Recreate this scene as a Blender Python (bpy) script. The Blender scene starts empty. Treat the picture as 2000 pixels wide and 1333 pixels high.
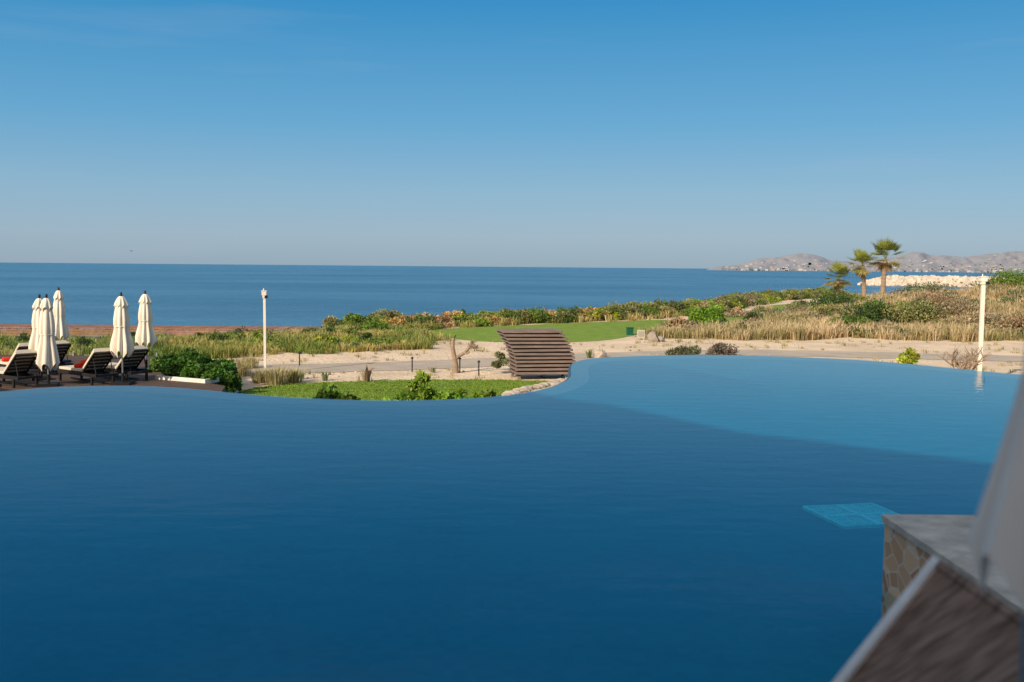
import bpy, bmesh, math, random
import numpy as np
from mathutils import Vector, Matrix
random.seed(7)
rng = np.random.default_rng(7)
scene = bpy.context.scene

# ------------------------------------------------------------------ camera
CAM_H = 2.0
F = 1944.4
R = Matrix.Rotation(math.radians(90) - math.atan(145 / F), 3, 'X') @ Matrix.Rotation(math.radians(0.495), 3, 'Z')

def site(u, v, z):
    """image pixel, cast along its camera ray -> world point lying on level z"""
    d = R @ Vector(((u - 1000) / F, (666.5 - v) / F, -1))
    t = (z - CAM_H) / d.z
    return Vector((d.x * t, d.y * t, z))

def bearing(u, y, v=521):  # world x at depth y on the camera ray through an image pixel
    d = R @ Vector(((u - 1000) / F, (666.5 - v) / F, -1))
    return d.x / d.y * y

def level(u, v, y):  # world height at depth y on the camera ray through an image pixel
    d = R @ Vector(((u - 1000) / F, (666.5 - v) / F, -1))
    return CAM_H + d.z / d.y * y

cam_d = bpy.data.cameras.new("camera")
cam = bpy.data.objects.new("camera", cam_d)
scene.collection.objects.link(cam)
cam.matrix_world = Matrix.Translation((0, 0, CAM_H)) @ R.to_4x4()
cam_d.sensor_width = 36
cam_d.lens = 35
cam_d.clip_start = 0.05
cam_d.clip_end = 200000
cam_d.dof.use_dof = True
cam_d.dof.focus_distance = 45
cam_d.dof.aperture_fstop = 2.4
scene.camera = cam

scene.view_settings.view_transform = 'Standard'
scene.view_settings.look = 'None'
scene.view_settings.exposure = 0

# ------------------------------------------------------------------ light
EL = math.radians(28)
SH = Vector((0.6, 0.8, 0))            # horizontal travel of sunlight
world = bpy.data.worlds.new("World")
scene.world = world
world.use_nodes = True
nt = world.node_tree
for n in list(nt.nodes):
    nt.nodes.remove(n)
wo = nt.nodes.new('ShaderNodeOutputWorld')
bg = nt.nodes.new('ShaderNodeBackground')
sky = nt.nodes.new('ShaderNodeTexSky')
sky.sky_type = 'NISHITA'
sky.sun_disc = False
sky.sun_elevation = EL
sky.sun_rotation = math.atan2(-SH.x, -SH.y)
sky.air_density = 1.0
sky.dust_density = 0.6
sky.ozone_density = 2.0
bg.inputs['Strength'].default_value = 0.1
# marine haze: tint of the sky by elevation
tc = nt.nodes.new('ShaderNodeTexCoord')
sp = nt.nodes.new('ShaderNodeSeparateXYZ')
nt.links.new(tc.outputs['Generated'], sp.inputs[0])
rp = nt.nodes.new('ShaderNodeValToRGB')
els = rp.color_ramp.elements
els[0].position = 0.0; els[0].color = (.29, .405, .51, 1)
els[1].position = 1.0; els[1].color = (.05, .17, .36, 1)
for pos, c in [(.03, (.315, .45, .575)), (.07, (.25, .45, .62)), (.14, (.115, .38, .64)), (.25, (.022, .27, .575)), (.5, (.008, .18, .42))]:
    e = els.new(pos); e.color = (*c, 1)
nt.links.new(sp.outputs['Z'], rp.inputs[0])
# very faint cirrus
mpc = nt.nodes.new('ShaderNodeMapping'); mpc.inputs['Scale'].default_value = (1.2, 1.2, 14)
nt.links.new(tc.outputs['Generated'], mpc.inputs[0])
nzc = nt.nodes.new('ShaderNodeTexNoise'); nzc.inputs['Scale'].default_value = 2.2; nzc.inputs['Detail'].default_value = 7
nt.links.new(mpc.outputs[0], nzc.inputs[0])
crc = nt.nodes.new('ShaderNodeMapRange'); crc.inputs[1].default_value = .56; crc.inputs[2].default_value = .8; crc.inputs[3].default_value = 0; crc.inputs[4].default_value = .18
nt.links.new(nzc.outputs[0], crc.inputs[0])
mc = nt.nodes.new('ShaderNodeMix'); mc.data_type = 'RGBA'; mc.inputs[7].default_value = (.42, .5, .6, 1)
nt.links.new(crc.outputs[0], mc.inputs[0]); nt.links.new(rp.outputs[0], mc.inputs[6])
# warm glow added to the unseen sun-side sky, lifting the shaded foreground
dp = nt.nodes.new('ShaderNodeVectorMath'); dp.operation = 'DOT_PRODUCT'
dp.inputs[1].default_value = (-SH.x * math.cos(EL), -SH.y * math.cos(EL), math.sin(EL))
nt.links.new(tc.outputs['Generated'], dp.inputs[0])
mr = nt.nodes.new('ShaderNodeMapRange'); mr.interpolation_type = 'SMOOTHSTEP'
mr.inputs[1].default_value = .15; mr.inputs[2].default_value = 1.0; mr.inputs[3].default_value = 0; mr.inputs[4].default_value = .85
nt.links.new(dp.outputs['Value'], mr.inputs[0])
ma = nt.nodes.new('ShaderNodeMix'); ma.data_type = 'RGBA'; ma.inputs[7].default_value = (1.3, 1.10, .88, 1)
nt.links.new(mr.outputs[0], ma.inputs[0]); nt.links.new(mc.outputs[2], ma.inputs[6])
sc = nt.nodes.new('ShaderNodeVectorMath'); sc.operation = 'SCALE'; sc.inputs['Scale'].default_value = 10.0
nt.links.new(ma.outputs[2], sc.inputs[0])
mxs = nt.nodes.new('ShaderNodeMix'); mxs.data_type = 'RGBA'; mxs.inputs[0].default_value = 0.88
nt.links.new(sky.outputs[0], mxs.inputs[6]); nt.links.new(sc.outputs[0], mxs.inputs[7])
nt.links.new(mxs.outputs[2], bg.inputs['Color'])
nt.links.new(bg.outputs[0], wo.inputs['Surface'])

sun_d = bpy.data.lights.new("sun", 'SUN')
sun_d.energy = 5.0
sun_d.angle = math.radians(0.5)
sun_d.color = (1.0, 0.85, 0.66)
sun = bpy.data.objects.new("sun", sun_d)
scene.collection.objects.link(sun)
travel = Vector((SH.x * math.cos(EL), SH.y * math.cos(EL), -math.sin(EL)))
sun.rotation_euler = travel.to_track_quat('-Z', 'Y').to_euler()
sun.location = (-30, -40, 40)

# ------------------------------------------------------------------ materials
def new_mat(name):
    m = bpy.data.materials.new(name)
    m.use_nodes = True
    return m, m.node_tree, m.node_tree.nodes['Principled BSDF']

def mat(name, c1, c2=None, scale=5.0, rough=0.7, bump=0.0, bscale=None, metallic=0.0, spec=0.3, stretch=None, detail=6, bdist=0.02):
    m, t, p = new_mat(name)
    p.inputs['Roughness'].default_value = rough
    p.inputs['Metallic'].default_value = metallic
    p.inputs['Specular IOR Level'].default_value = spec
    tc = t.nodes.new('ShaderNodeTexCoord')
    mp = t.nodes.new('ShaderNodeMapping')
    if stretch: mp.inputs['Scale'].default_value = stretch
    t.links.new(tc.outputs['Object'], mp.inputs[0])
    if c2 is None:
        c2 = tuple(c * 0.8 for c in c1)
    nz = t.nodes.new('ShaderNodeTexNoise')
    nz.inputs['Scale'].default_value = scale
    nz.inputs['Detail'].default_value = detail
    nz.inputs['Roughness'].default_value = 0.65
    t.links.new(mp.outputs[0], nz.inputs[0])
    cr = t.nodes.new('ShaderNodeValToRGB')
    cr.color_ramp.elements[0].position = 0.33
    cr.color_ramp.elements[1].position = 0.67
    cr.color_ramp.elements[0].color = (*c2, 1)
    cr.color_ramp.elements[1].color = (*c1, 1)
    t.links.new(nz.outputs[0], cr.inputs[0])
    t.links.new(cr.outputs[0], p.inputs['Base Color'])
    if bump > 0:
        nb = t.nodes.new('ShaderNodeTexNoise')
        nb.inputs['Scale'].default_value = bscale or scale * 4
        nb.inputs['Detail'].default_value = 5
        t.links.new(mp.outputs[0], nb.inputs[0])
        b = t.nodes.new('ShaderNodeBump')
        b.inputs['Strength'].default_value = bump
        b.inputs['Distance'].default_value = bdist
        t.links.new(nb.outputs[0], b.inputs['Height'])
        t.links.new(b.outputs[0], p.inputs['Normal'])
    return m

def veg_mat(name, trans=0.3, rough=0.6):
    m, t, p = new_mat(name)
    a = t.nodes.new('ShaderNodeAttribute')
    a.attribute_name = 'Col'
    t.links.new(a.outputs['Color'], p.inputs['Base Color'])
    p.inputs['Roughness'].default_value = rough
    p.inputs['Specular IOR Level'].default_value = 0.25
    tr = t.nodes.new('ShaderNodeBsdfTranslucent')
    t.links.new(a.outputs['Color'], tr.inputs['Color'])
    mx = t.nodes.new('ShaderNodeMixShader')
    mx.inputs[0].default_value = trans
    out = t.nodes['Material Output']
    t.links.new(p.outputs[0], mx.inputs[1])
    t.links.new(tr.outputs[0], mx.inputs[2])
    t.links.new(mx.outputs[0], out.inputs['Surface'])
    return m

def surface_fresnel(t, ior):
    """reflectance of the air side for light crossing either way"""
    geo = t.nodes.new('ShaderNodeNewGeometry')
    mi = t.nodes.new('ShaderNodeMix'); mi.data_type = 'FLOAT'
    mi.inputs[2].default_value = ior; mi.inputs[3].default_value = 1.0 / ior
    t.links.new(geo.outputs['Backfacing'], mi.inputs[0])
    fr = t.nodes.new('ShaderNodeFresnel')
    t.links.new(mi.outputs[0], fr.inputs['IOR'])
    return fr

M_GRASS = veg_mat("grass_blades", 0.20, 0.7)
M_LEAF = veg_mat("leaves", 0.22, 0.45)
M_SAND = mat("sand", (0.82, 0.64, 0.45), (0.58, 0.45, 0.31), 0.45, 0.95, 0.9, 5, bdist=0.08, detail=12)
M_ROAD = mat("road_surface", (0.52, 0.43, 0.33), (0.38, 0.32, 0.255), 0.8, 0.9, 0.2, 30, detail=9)
M_LAWN = mat("lawn", (0.24, 0.34, 0.035), (0.135, 0.22, 0.025), 1.6, 0.9, 0.8, 25, detail=13, bdist=0.04)
M_CREAM = mat("umbrella_fabric", (0.78, 0.71, 0.60), (0.70, 0.63, 0.52), 3, 0.85, 0.15, 40)
M_CUSH = mat("cushion_fabric", (0.66, 0.58, 0.47), (0.58, 0.51, 0.41), 6, 0.9, 0.1, 60)
M_DARK = mat("dark_frame", (0.022, 0.019, 0.018), (0.014, 0.012, 0.012), 8, 0.5)
M_METAL = mat("grey_metal", (0.35, 0.35, 0.36), (0.28, 0.28, 0.29), 10, 0.4, metallic=0.7)
M_RED = mat("red_towel", (0.80, 0.045, 0.015), (0.65, 0.03, 0.012), 10, 0.95, 0.5, 90)
M_WHITE = mat("white_paint", (0.78, 0.74, 0.66), (0.66, 0.60, 0.51), 2.5, 0.6, stretch=(6, 6, 0.7))
M_BLACK = mat("black_plastic", (0.015, 0.015, 0.017), None, 5, 0.4)
M_DECK = mat("deck_wood", (0.13, 0.085, 0.06), (0.07, 0.045, 0.033), 3, 0.75, 0.3, 20, stretch=(0.4, 5, 5))
M_BWOOD = mat("boardwalk_wood", (0.40, 0.20, 0.11), (0.22, 0.11, 0.065), 1.2, 0.8, 0.3, 12, stretch=(3, 0.4, 3))
M_SLAT = mat("weathered_slats", (0.27, 0.20, 0.172), (0.16, 0.115, 0.098), 5, 0.8, 0.3, 20, stretch=(0.5, 4, 4))
M_BARK = mat("bark", (0.36, 0.26, 0.18), (0.21, 0.15, 0.10), 6, 0.9, 0.6, 18)
M_ROCK = mat("rock", (0.55, 0.46, 0.36), (0.36, 0.30, 0.24), 2.5, 0.9, 0.6, 8)
M_GREENBOX = mat("green_plastic", (0.01, 0.10, 0.06), None, 5, 0.5)
M_PLANTER = mat("planter_paint", (0.75, 0.73, 0.68), None, 3, 0.7)

# ------------------------------------------------------------------ mesh tools
class MB:
    def __init__(s):
        s.v = []; s.f = []; s.m = []; s.sm = []
    def add(s, vs, fs, m=0, smooth=False):
        o = len(s.v)
        s.v += [tuple(v) for v in vs]
        for f in fs:
            s.f.append(tuple(i + o for i in f)); s.m.append(m); s.sm.append(smooth)
    def box(s, c, d, rot=None, m=0, pre=None):
        vs = []
        for dx in (-.5, .5):
            for dy in (-.5, .5):
                for dz in (-.5, .5):
                    p = Vector((dx * d[0], dy * d[1], dz * d[2]))
                    if rot is not None: p = rot @ p
                    p = p + Vector(c)
                    if pre is not None: p = pre @ p
                    vs.append(p)
        s.add(vs, [(0, 1, 3, 2), (4, 6, 7, 5), (0, 4, 5, 1), (2, 3, 7, 6), (0, 2, 6, 4), (1, 5, 7, 3)], m)
    def tube(s, pts, rad, n=8, m=0, smooth=True, caps=True):
        pts = [Vector(p) for p in pts]
        rings = []
        for i, p in enumerate(pts):
            a = pts[max(i - 1, 0)]; b = pts[min(i + 1, len(pts) - 1)]
            t = (b - a).normalized()
            up = Vector((0, 0, 1)) if abs(t.z) < 0.95 else Vector((1, 0, 0))
            x = t.cross(up).normalized(); y = t.cross(x)
            r = rad[i] if hasattr(rad, '__len__') else rad
            rings.append([p + x * math.cos(k * 2 * math.pi / n) * r + y * math.sin(k * 2 * math.pi / n) * r for k in range(n)])
        vs = [v for r_ in rings for v in r_]
        fs = []
        for i in range(len(rings) - 1):
            for k in range(n):
                fs.append((i * n + k, i * n + (k + 1) % n, (i + 1) * n + (k + 1) % n, (i + 1) * n + k))
        s.add(vs, fs, m, smooth)
        if caps:
            s.add(rings[0], [tuple(range(n))], m)
            s.add(rings[-1], [tuple(reversed(range(n)))], m)
    def prism(s, pts, z0, z1, m=0, m_top=None):
        n = len(pts)
        vs = [(p[0], p[1], z0) for p in pts] + [(p[0], p[1], z1) for p in pts]
        s.add(vs, [(i, (i + 1) % n, n + (i + 1) % n, n + i) for i in range(n)], m)
        s.add([(p[0], p[1], z1) for p in pts], [tuple(range(n))], m if m_top is None else m_top)
    def build(s, name, mats, loc=(0, 0, 0), rz=0, bevel=0):
        me = bpy.data.meshes.new(name)
        me.from_pydata(s.v, [], s.f)
        for mm in mats: me.materials.append(mm)
        me.polygons.foreach_set('material_index', s.m)
        me.polygons.foreach_set('use_smooth', s.sm)
        me.update()
        bm = bmesh.new(); bm.from_mesh(me)
        big = [f for f in bm.faces if len(f.verts) > 8]
        if big: bmesh.ops.triangulate(bm, faces=big)
        bm.to_mesh(me); bm.free()
        ob = bpy.data.objects.new(name, me)
        ob.location = loc; ob.rotation_euler = (0, 0, rz)
        scene.collection.objects.link(ob)
        if bevel:
            b = ob.modifiers.new("bevel", 'BEVEL'); b.width = bevel; b.segments = 2; b.limit_method = 'ANGLE'
        return ob

def tri_mesh(name, V, T, C, material):
    me = bpy.data.meshes.new(name)
    nv, ntr = len(V), len(T)
    me.vertices.add(nv); me.vertices.foreach_set('co', V.astype(np.float32).ravel())
    me.loops.add(ntr * 3); me.loops.foreach_set('vertex_index', T.astype(np.int32).ravel())
    me.polygons.add(ntr)
    me.polygons.foreach_set('loop_start', np.arange(0, ntr * 3, 3, dtype=np.int32))
    me.update(calc_edges=True)
    if C is not None:
        at = me.color_attributes.new('Col', 'FLOAT_COLOR', 'POINT')
        at.data.foreach_set('color', np.c_[C, np.ones(nv)].astype(np.float32).ravel())
    me.materials.append(material)
    ob = bpy.data.objects.new(name, me)
    scene.collection.objects.link(ob)
    return ob

class Soup:
    def __init__(s): s.V = []; s.T = []; s.C = []; s.n = 0
    def add(s, V, T, C):
        s.V.append(V); s.T.append(T + s.n); s.C.append(np.clip(C, 0.004, 0.9)); s.n += len(V)
    def build(s, name, m):
        return tri_mesh(name, np.concatenate(s.V), np.concatenate(s.T), np.concatenate(s.C), m)

def blades(S, P, nb, h, spread, width, col, tipcol=None, lean=(0.1, 0.8)):
    """grass tufts; P (N,3), h (N,), col (N,3)"""
    N = len(P)
    P = np.repeat(P, nb, 0); H = np.repeat(h, nb) * rng.uniform(0.55, 1.1, N * nb)
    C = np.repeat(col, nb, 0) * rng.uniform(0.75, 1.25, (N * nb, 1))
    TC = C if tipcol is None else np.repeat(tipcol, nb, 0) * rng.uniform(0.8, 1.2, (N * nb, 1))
    K = N * nb
    az = rng.uniform(0, 2 * np.pi, K)
    D = np.c_[np.cos(az), np.sin(az), np.zeros(K)]
    le = rng.uniform(lean[0], lean[1], K)
    B = P + D * (rng.uniform(0, 1, K)[:, None] * spread)
    w = rng.uniform(0.6, 1.3, K) * width
    sa = az + np.pi / 2 + rng.uniform(-0.8, 0.8, K)
    Sd = np.c_[np.cos(sa), np.sin(sa), np.zeros(K)] * w[:, None] * 0.5
    Z = np.zeros((K, 3)); Z[:, 2] = 1
    mid = B + D * (le * H * 0.35)[:, None] + Z * (H * 0.6)[:, None]
    tip = B + D * (le * H * 0.95)[:, None] + Z * (H * (1 - 0.35 * le))[:, None]
    B[:, 2] -= 0.05
    V = np.stack([B - Sd, B + Sd, mid - Sd * 0.8, mid + Sd * 0.8, tip], 1).reshape(-1, 3)
    i = np.arange(K)[:, None] * 5
    T = np.concatenate([i + np.array([0, 1, 3]), i + np.array([0, 3, 2]), i + np.array([2, 3, 4])], 0)
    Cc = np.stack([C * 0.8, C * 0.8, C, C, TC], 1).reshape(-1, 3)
    S.add(V, T, Cc)

def leaves(S, cen, rad, n, size, col, jitter=0.25, up=0.3):
    """one leaf clump: ellipsoid of small leaves"""
    d = rng.normal(size=(n, 3)); d /= np.linalg.norm(d, axis=1)[:, None]
    r = rng.uniform(0.25, 1.0, n) ** 0.5
    P = np.array(cen) + d * np.array(rad) * r[:, None]
    a = rng.normal(size=(n, 3)); a[:, 2] += up; a += d * 0.8
    a /= np.linalg.norm(a, axis=1)[:, None]
    b = np.cross(a, rng.normal(size=(n, 3))); b /= np.linalg.norm(b, axis=1)[:, None]
    s = size * rng.uniform(0.6, 1.3, n)[:, None]
    V = np.stack([P - a * s * 0.5, P + b * s * 0.28, P + a * s * 0.5, P - b * s * 0.28], 1).reshape(-1, 3)
    i = np.arange(n)[:, None] * 4
    T = np.concatenate([i + np.array([0, 1, 2]), i + np.array([0, 2, 3])], 0)
    C = np.array(col)[None] * rng.uniform(1 - jitter, 1 + jitter, (n, 1))
    C[:, 0] *= rng.uniform(0.85, 1.2, n)
    S.add(V, T, np.repeat(C, 4, 0))

def shrub(S, x, y, z, r, h, col, clumps=10, n=120, size=0.12, jitter=0.25, squash=0.8):
    for k in range(clumps):
        a = random.uniform(0, 2 * math.pi); q = math.sqrt(random.random()) * 0.75
        rr = r * random.uniform(0.28, 0.5)
        hh = h * (1 - q * q * 0.6) * random.uniform(0.45, 1.0)
        f = random.uniform(0.55, 1.35)
        c = [min(1, cc * f) for cc in col]
        c[0] *= random.uniform(0.85, 1.15)
        leaves(S, (x + math.cos(a) * q * r, y + math.sin(a) * q * r, z + max(hh - rr * 0.5, rr * 0.3)), (rr, rr, rr * squash), n, size, c, jitter)

# ------------------------------------------------------------------ terrain
SX = [-400, -32, -11.5, -7, 0, 8, 16, 24, 32, 45, 65, 90, 260, 600]
SY = [62, 61, 61, 65, 72, 79, 90, 110, 128, 148, 160, 175, 250, 300]
def sm(x, a, b):
    t = np.clip((x - a) / (b - a), 0, 1)
    return t * t * (3 - 2 * t)
def wav(x, y):
    return (np.sin(x * 0.61 + 1.3 * np.sin(y * 0.31)) * np.sin(y * 0.53 + 1.1 * np.sin(x * 0.27 + 2)) +
            0.5 * np.sin(x * 1.37 + y * 0.7 + 1) * np.sin(y * 1.21 - x * 0.4)) / 1.5
def terrain(x, y):
    x = np.asarray(x, float); y = np.asarray(y, float)
    s = np.interp(x, SX, SY) - y
    h = np.full(np.broadcast(x, y).shape, -1.8)
    left = sm(y, 39, 44) * (1 - sm(x, -9, -5)) * sm(s, -1, 6)
    h = h + left * (0.04 + 0.16 * wav(x, y))
    h = h - (0.55 + 0.40 * sm(-x, 14, 22)) * sm(y, 43, 57) * sm(-x, 8, 14)
    near_sea = sm(y, 52, 58) * sm(x, 12, 18) * sm(s, -4, 4) * (1 - .7 * sm(y, 80, 92))
    h = h + near_sea * 0.14 * (wav(x, y) + 0.2)
    crest = 1.0 * np.clip((x - 20) / 18.5, 0, 1.6) * 2.3
    h = h + crest * np.exp(-((y - 76) / 11.0) ** 2) * (1 + 0.12 * wav(x * 0.9, y * 0.9)) * sm(y, 50, 60)
    h = h - 6.4 * sm(-s, -1.5, 13)
    return h
def tz(x, y): return float(terrain(x, y))

gx = np.concatenate([np.arange(-400, -60, 12), np.arange(-60, 110, 0.8), np.arange(110, 600, 12)])
gy = np.concatenate([np.arange(-120, 15, 8), np.arange(15, 190, 0.8), np.arange(190, 330, 8)])
X, Y = np.meshgrid(gx, gy)
Zt = terrain(X, Y)
nx, ny = len(gx), len(gy)
V = np.stack([X, Y, Zt], -1).reshape(-1, 3)
ii = (np.arange(ny - 1)[:, None] * nx + np.arange(nx - 1)[None]).ravel()
T = np.concatenate([np.stack([ii, ii + 1, ii + nx + 1], 1), np.stack([ii, ii + nx + 1, ii + nx], 1)])
g = tri_mesh("ground", V, T, None, M_SAND)
g.data.polygons.foreach_set('use_smooth', np.ones(len(T), bool))

# sea
m, t, p = new_mat("sea_water")
p.inputs['Roughness'].default_value = 0.25
p.inputs['IOR'].default_value = 1.33
tc = t.nodes.new('ShaderNodeTexCoord')
mp = t.nodes.new('ShaderNodeMapping'); mp.inputs['Scale'].default_value = (0.10, 0.28, 1)
t.links.new(tc.outputs['Object'], mp.inputs[0])
nz = t.nodes.new('ShaderNodeTexNoise'); nz.inputs['Scale'].default_value = 1.0; nz.inputs['Detail'].default_value = 6; nz.inputs['Roughness'].default_value = 0.6
t.links.new(mp.outputs[0], nz.inputs[0])
b = t.nodes.new('ShaderNodeBump'); b.inputs['Strength'].default_value = 1.0; b.inputs['Distance'].default_value = 1.8
t.links.new(nz.outputs[0], b.inputs['Height']); t.links.new(b.outputs[0], p.inputs['Normal'])
nz2 = t.nodes.new('ShaderNodeTexNoise'); nz2.inputs['Scale'].default_value = 0.05; nz2.inputs['Detail'].default_value = 6; nz2.inputs['Roughness'].default_value = 0.7
t.links.new(mp.outputs[0], nz2.inputs[0])
cr = t.nodes.new('ShaderNodeValToRGB')
cr.color_ramp.elements[0].position = 0.38; cr.color_ramp.elements[0].color = (0.020, 0.105, 0.205, 1)
cr.color_ramp.elements[1].position = 0.62; cr.color_ramp.elements[1].color = (0.058, 0.180, 0.30, 1)
t.links.new(nz2.outputs[0], cr.inputs[0]); t.links.new(cr.outputs[0], p.inputs['Base Color'])
sb = MB(); sb.add([(-90000, -300, -6), (90000, -300, -6), (90000, 90000, -6), (-90000, 90000, -6)], [(0, 1, 2, 3)])
sb.build("sea", [m])

# lawns
def flat(name, pts, z, material):
    A = sum(pts[i][0] * pts[(i + 1) % len(pts)][1] - pts[(i + 1) % len(pts)][0] * pts[i][1] for i in range(len(pts)))
    if A < 0: pts = list(reversed(pts))
    b = MB(); b.add([(p[0], p[1], z) for p in pts], [tuple(range(len(pts)))])
    return b.build(name, [material])
def smooth_closed(pts, sub=6):
    out = []
    n = len(pts)
    for i in range(n):
        p0, p1, p2, p3 = [Vector(pts[(i + k - 1) % n][:2]) for k in range(4)]
        for j in range(sub):
            s_ = j / sub
            out.append(0.5 * ((2 * p1) + (-p0 + p2) * s_ + (2 * p0 - 5 * p1 + 4 * p2 - p3) * s_ ** 2 + (-p0 + 3 * p1 - 3 * p2 + p3) * s_ ** 3))
    return out
near_px = [(470, 765), (560, 751), (700, 745), (850, 742), (1000, 743), (1090, 746), (1062, 757), (1010, 768), (960, 800), (900, 880), (600, 880), (440, 800)]
near_poly = smooth_closed([site(u, v, -1.79) for u, v in near_px])
flat("lawn", near_poly, -1.79, M_LAWN)
fair_px = [(805, 649), (900, 641), (1050, 634), (1200, 628), (1300, 625), (1340, 630), (1290, 642), (1240, 655), (1180, 665), (1090, 669), (960, 668), (870, 660)]
fair = smooth_closed([site(u, v, -1.79) for u, v in fair_px])
flat("fairway_lawn", fair, -1.79, M_LAWN)
far_px = [(1300, 634), (1400, 618), (1500, 607), (1500, 598), (1560, 593), (1620, 593), (1640, 604), (1600, 616), (1500, 630), (1400, 642)]
far = smooth_closed([site(u, v, -1.60) for u, v in far_px])
flat("fairway_lawn", far, -1.60, M_LAWN)

# road
def curve(pts, n=60):
    out = []
    for i in range(len(pts) - 1):
        p0 = Vector(pts[max(i - 1, 0)]); p1 = Vector(pts[i]); p2 = Vector(pts[i + 1]); p3 = Vector(pts[min(i + 2, len(pts) - 1)])
        for j in range(n):
            s_ = j / n
            out.append(0.5 * ((2 * p1) + (-p0 + p2) * s_ + (2 * p0 - 5 * p1 + 4 * p2 - p3) * s_ ** 2 + (-p0 + 3 * p1 - 3 * p2 + p3) * s_ ** 3))
    out.append(Vector(pts[-1]))
    return out
def offset(c, d):
    o = []
    for i in range(len(c)):
        t_ = (c[min(i + 1, len(c) - 1)] - c[max(i - 1, 0)])
        t_ = Vector((t_.x, t_.y)).normalized()
        o.append(Vector((c[i].x + t_.y * d, c[i].y - t_.x * d)))
    return o
rc = curve([(-60, 33), (-25, 33.6), (-14, 35), (-6, 37), (0, 40), (5, 43), (11, 45), (20, 43.5), (30, 41), (60, 34), (120, 20)], 10)
def jit(c, a):
    return [Vector((q.x, q.y + a * math.sin(i * 1.7) + a * .7 * math.sin(i * 3.1 + 1))) for i, q in enumerate(c)]
a_, b_ = jit(offset(rc, 1.6), .07), jit(offset(rc, -1.6), .12)
rb = MB(); n = len(rc)
rb.add([(q.x, q.y, -1.788) for q in a_] + [(q.x, q.y, -1.788) for q in b_], [(i, i + 1, n + i + 1, n + i) for i in range(n - 1)])
rb.build("road", [M_ROAD])

# ------------------------------------------------------------------ pool
front_px = [(-350, 815), (-200, 789), (-100, 774), (0, 765), (100, 757), (200, 754), (300, 755), (400, 762), (450, 767), (550, 775), (650, 780), (750, 782), (850, 781),
            (950, 776), (1020, 768), (1072, 757), (1102, 746), (1115, 734), (1115, 721), (1121, 709), (1150, 701), (1200, 697), (1300, 694), (1400, 693.5),
            (1500, 695.5), (1600, 699), (1700, 704.5), (1800, 713), (1900, 723), (2000, 732), (2150, 742), (2300, 750)]
fc = curve([site(u, v, 0).to_2d() for u, v in front_px], 6)
tail = [Vector(q) for q in [(19.5, 14), (20, 5.2), (2.7, 5.2), (2.7, 3.0), (-11.5, 3.0), (-12.5, 9)]]
outline = fc + tail
WATER_Z = 0.0
PD = -0.36
m, t, p = new_mat("pool_water")
out = t.nodes['Material Output']
t.nodes.remove(p)
fr = surface_fresnel(t, 1.33)
tr = t.nodes.new('ShaderNodeBsdfTransparent'); tr.inputs['Color'].default_value = (0.84, 0.95, 0.985, 1)
gl = t.nodes.new('ShaderNodeBsdfGlossy'); gl.inputs['Roughness'].default_value = 0.02
tc = t.nodes.new('ShaderNodeTexCoord')
mp = t.nodes.new('ShaderNodeMapping'); mp.inputs['Scale'].default_value = (0.7, 1.6, 1)
t.links.new(tc.outputs['Object'], mp.inputs[0])
nz = t.nodes.new('ShaderNodeTexNoise'); nz.inputs['Scale'].default_value = 2.6; nz.inputs['Detail'].default_value = 3
t.links.new(mp.outputs[0], nz.inputs[0])
b = t.nodes.new('ShaderNodeBump'); b.inputs['Strength'].default_value = 0.14; b.inputs['Distance'].default_value = 0.02
t.links.new(nz.outputs[0], b.inputs['Height'])
t.links.new(b.outputs[0], gl.inputs['Normal']); t.links.new(b.outputs[0], fr.inputs['Normal'])
mx = t.nodes.new('ShaderNodeMixShader')
t.links.new(fr.outputs[0], mx.inputs[0]); t.links.new(tr.outputs[0], mx.inputs[1]); t.links.new(gl.outputs[0], mx.inputs[2])
t.links.new(mx.outputs[0], out.inputs['Surface'])
M_WATER = m
flat("pool_water", outline, WATER_Z, M_WATER)

def tile_mat(name, c1, c2):
    m, t, p = new_mat(name)
    tc = t.nodes.new('ShaderNodeTexCoord')
    vo = t.nodes.new('ShaderNodeTexVoronoi'); vo.inputs['Scale'].default_value = 14; vo.distance = 'CHEBYCHEV'; vo.inputs['Randomness'].default_value = 0.0
    t.links.new(tc.outputs['Object'], vo.inputs[0])
    nz = t.nodes.new('ShaderNodeTexNoise'); nz.inputs['Scale'].default_value = 1.2; nz.inputs['Detail'].default_value = 6
    t.links.new(tc.outputs['Object'], nz.inputs[0])
    ad = t.nodes.new('ShaderNodeMix'); ad.data_type = 'FLOAT'; ad.inputs[0].default_value = 0.25
    sep = t.nodes.new('ShaderNodeSeparateColor'); t.links.new(vo.outputs['Color'], sep.inputs[0])
    t.links.new(nz.outputs[0], ad.inputs[2]); t.links.new(sep.outputs[0], ad.inputs[3])
    cr = t.nodes.new('ShaderNodeValToRGB')
    cr.color_ramp.elements[0].position = 0.3; cr.color_ramp.elements[0].color = (*c2, 1)
    cr.color_ramp.elements[1].position = 0.7; cr.color_ramp.elements[1].color = (*c1, 1)
    t.links.new(ad.outputs[0], cr.inputs[0]); t.links.new(cr.outputs[0], p.inputs['Base Color'])
    p.inputs['Roughness'].default_value = 0.4
    p.inputs['Specular IOR Level'].default_value = 0.0
    return m
M_TILE = tile_mat("pool_tiles", (0.006, 0.175, 0.29), (0.005, 0.150, 0.255))
M_SHELF = tile_mat("shelf_tiles", (0.012, 0.155, 0.265), (0.010, 0.140, 0.245))
M_LIP = tile_mat("lip_tiles", (0.07, 0.22, 0.32), (0.06, 0.20, 0.30))
M_WALL = mat("pool_wall_tiles", (0.05, 0.09, 0.12), (0.035, 0.065, 0.09), 4, 0.4)
pb = MB()
N_ = len(outline)
# bottom
pb.add([(q.x, q.y, PD) for q in reversed(outline)], [tuple(range(N_))], 0)
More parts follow.
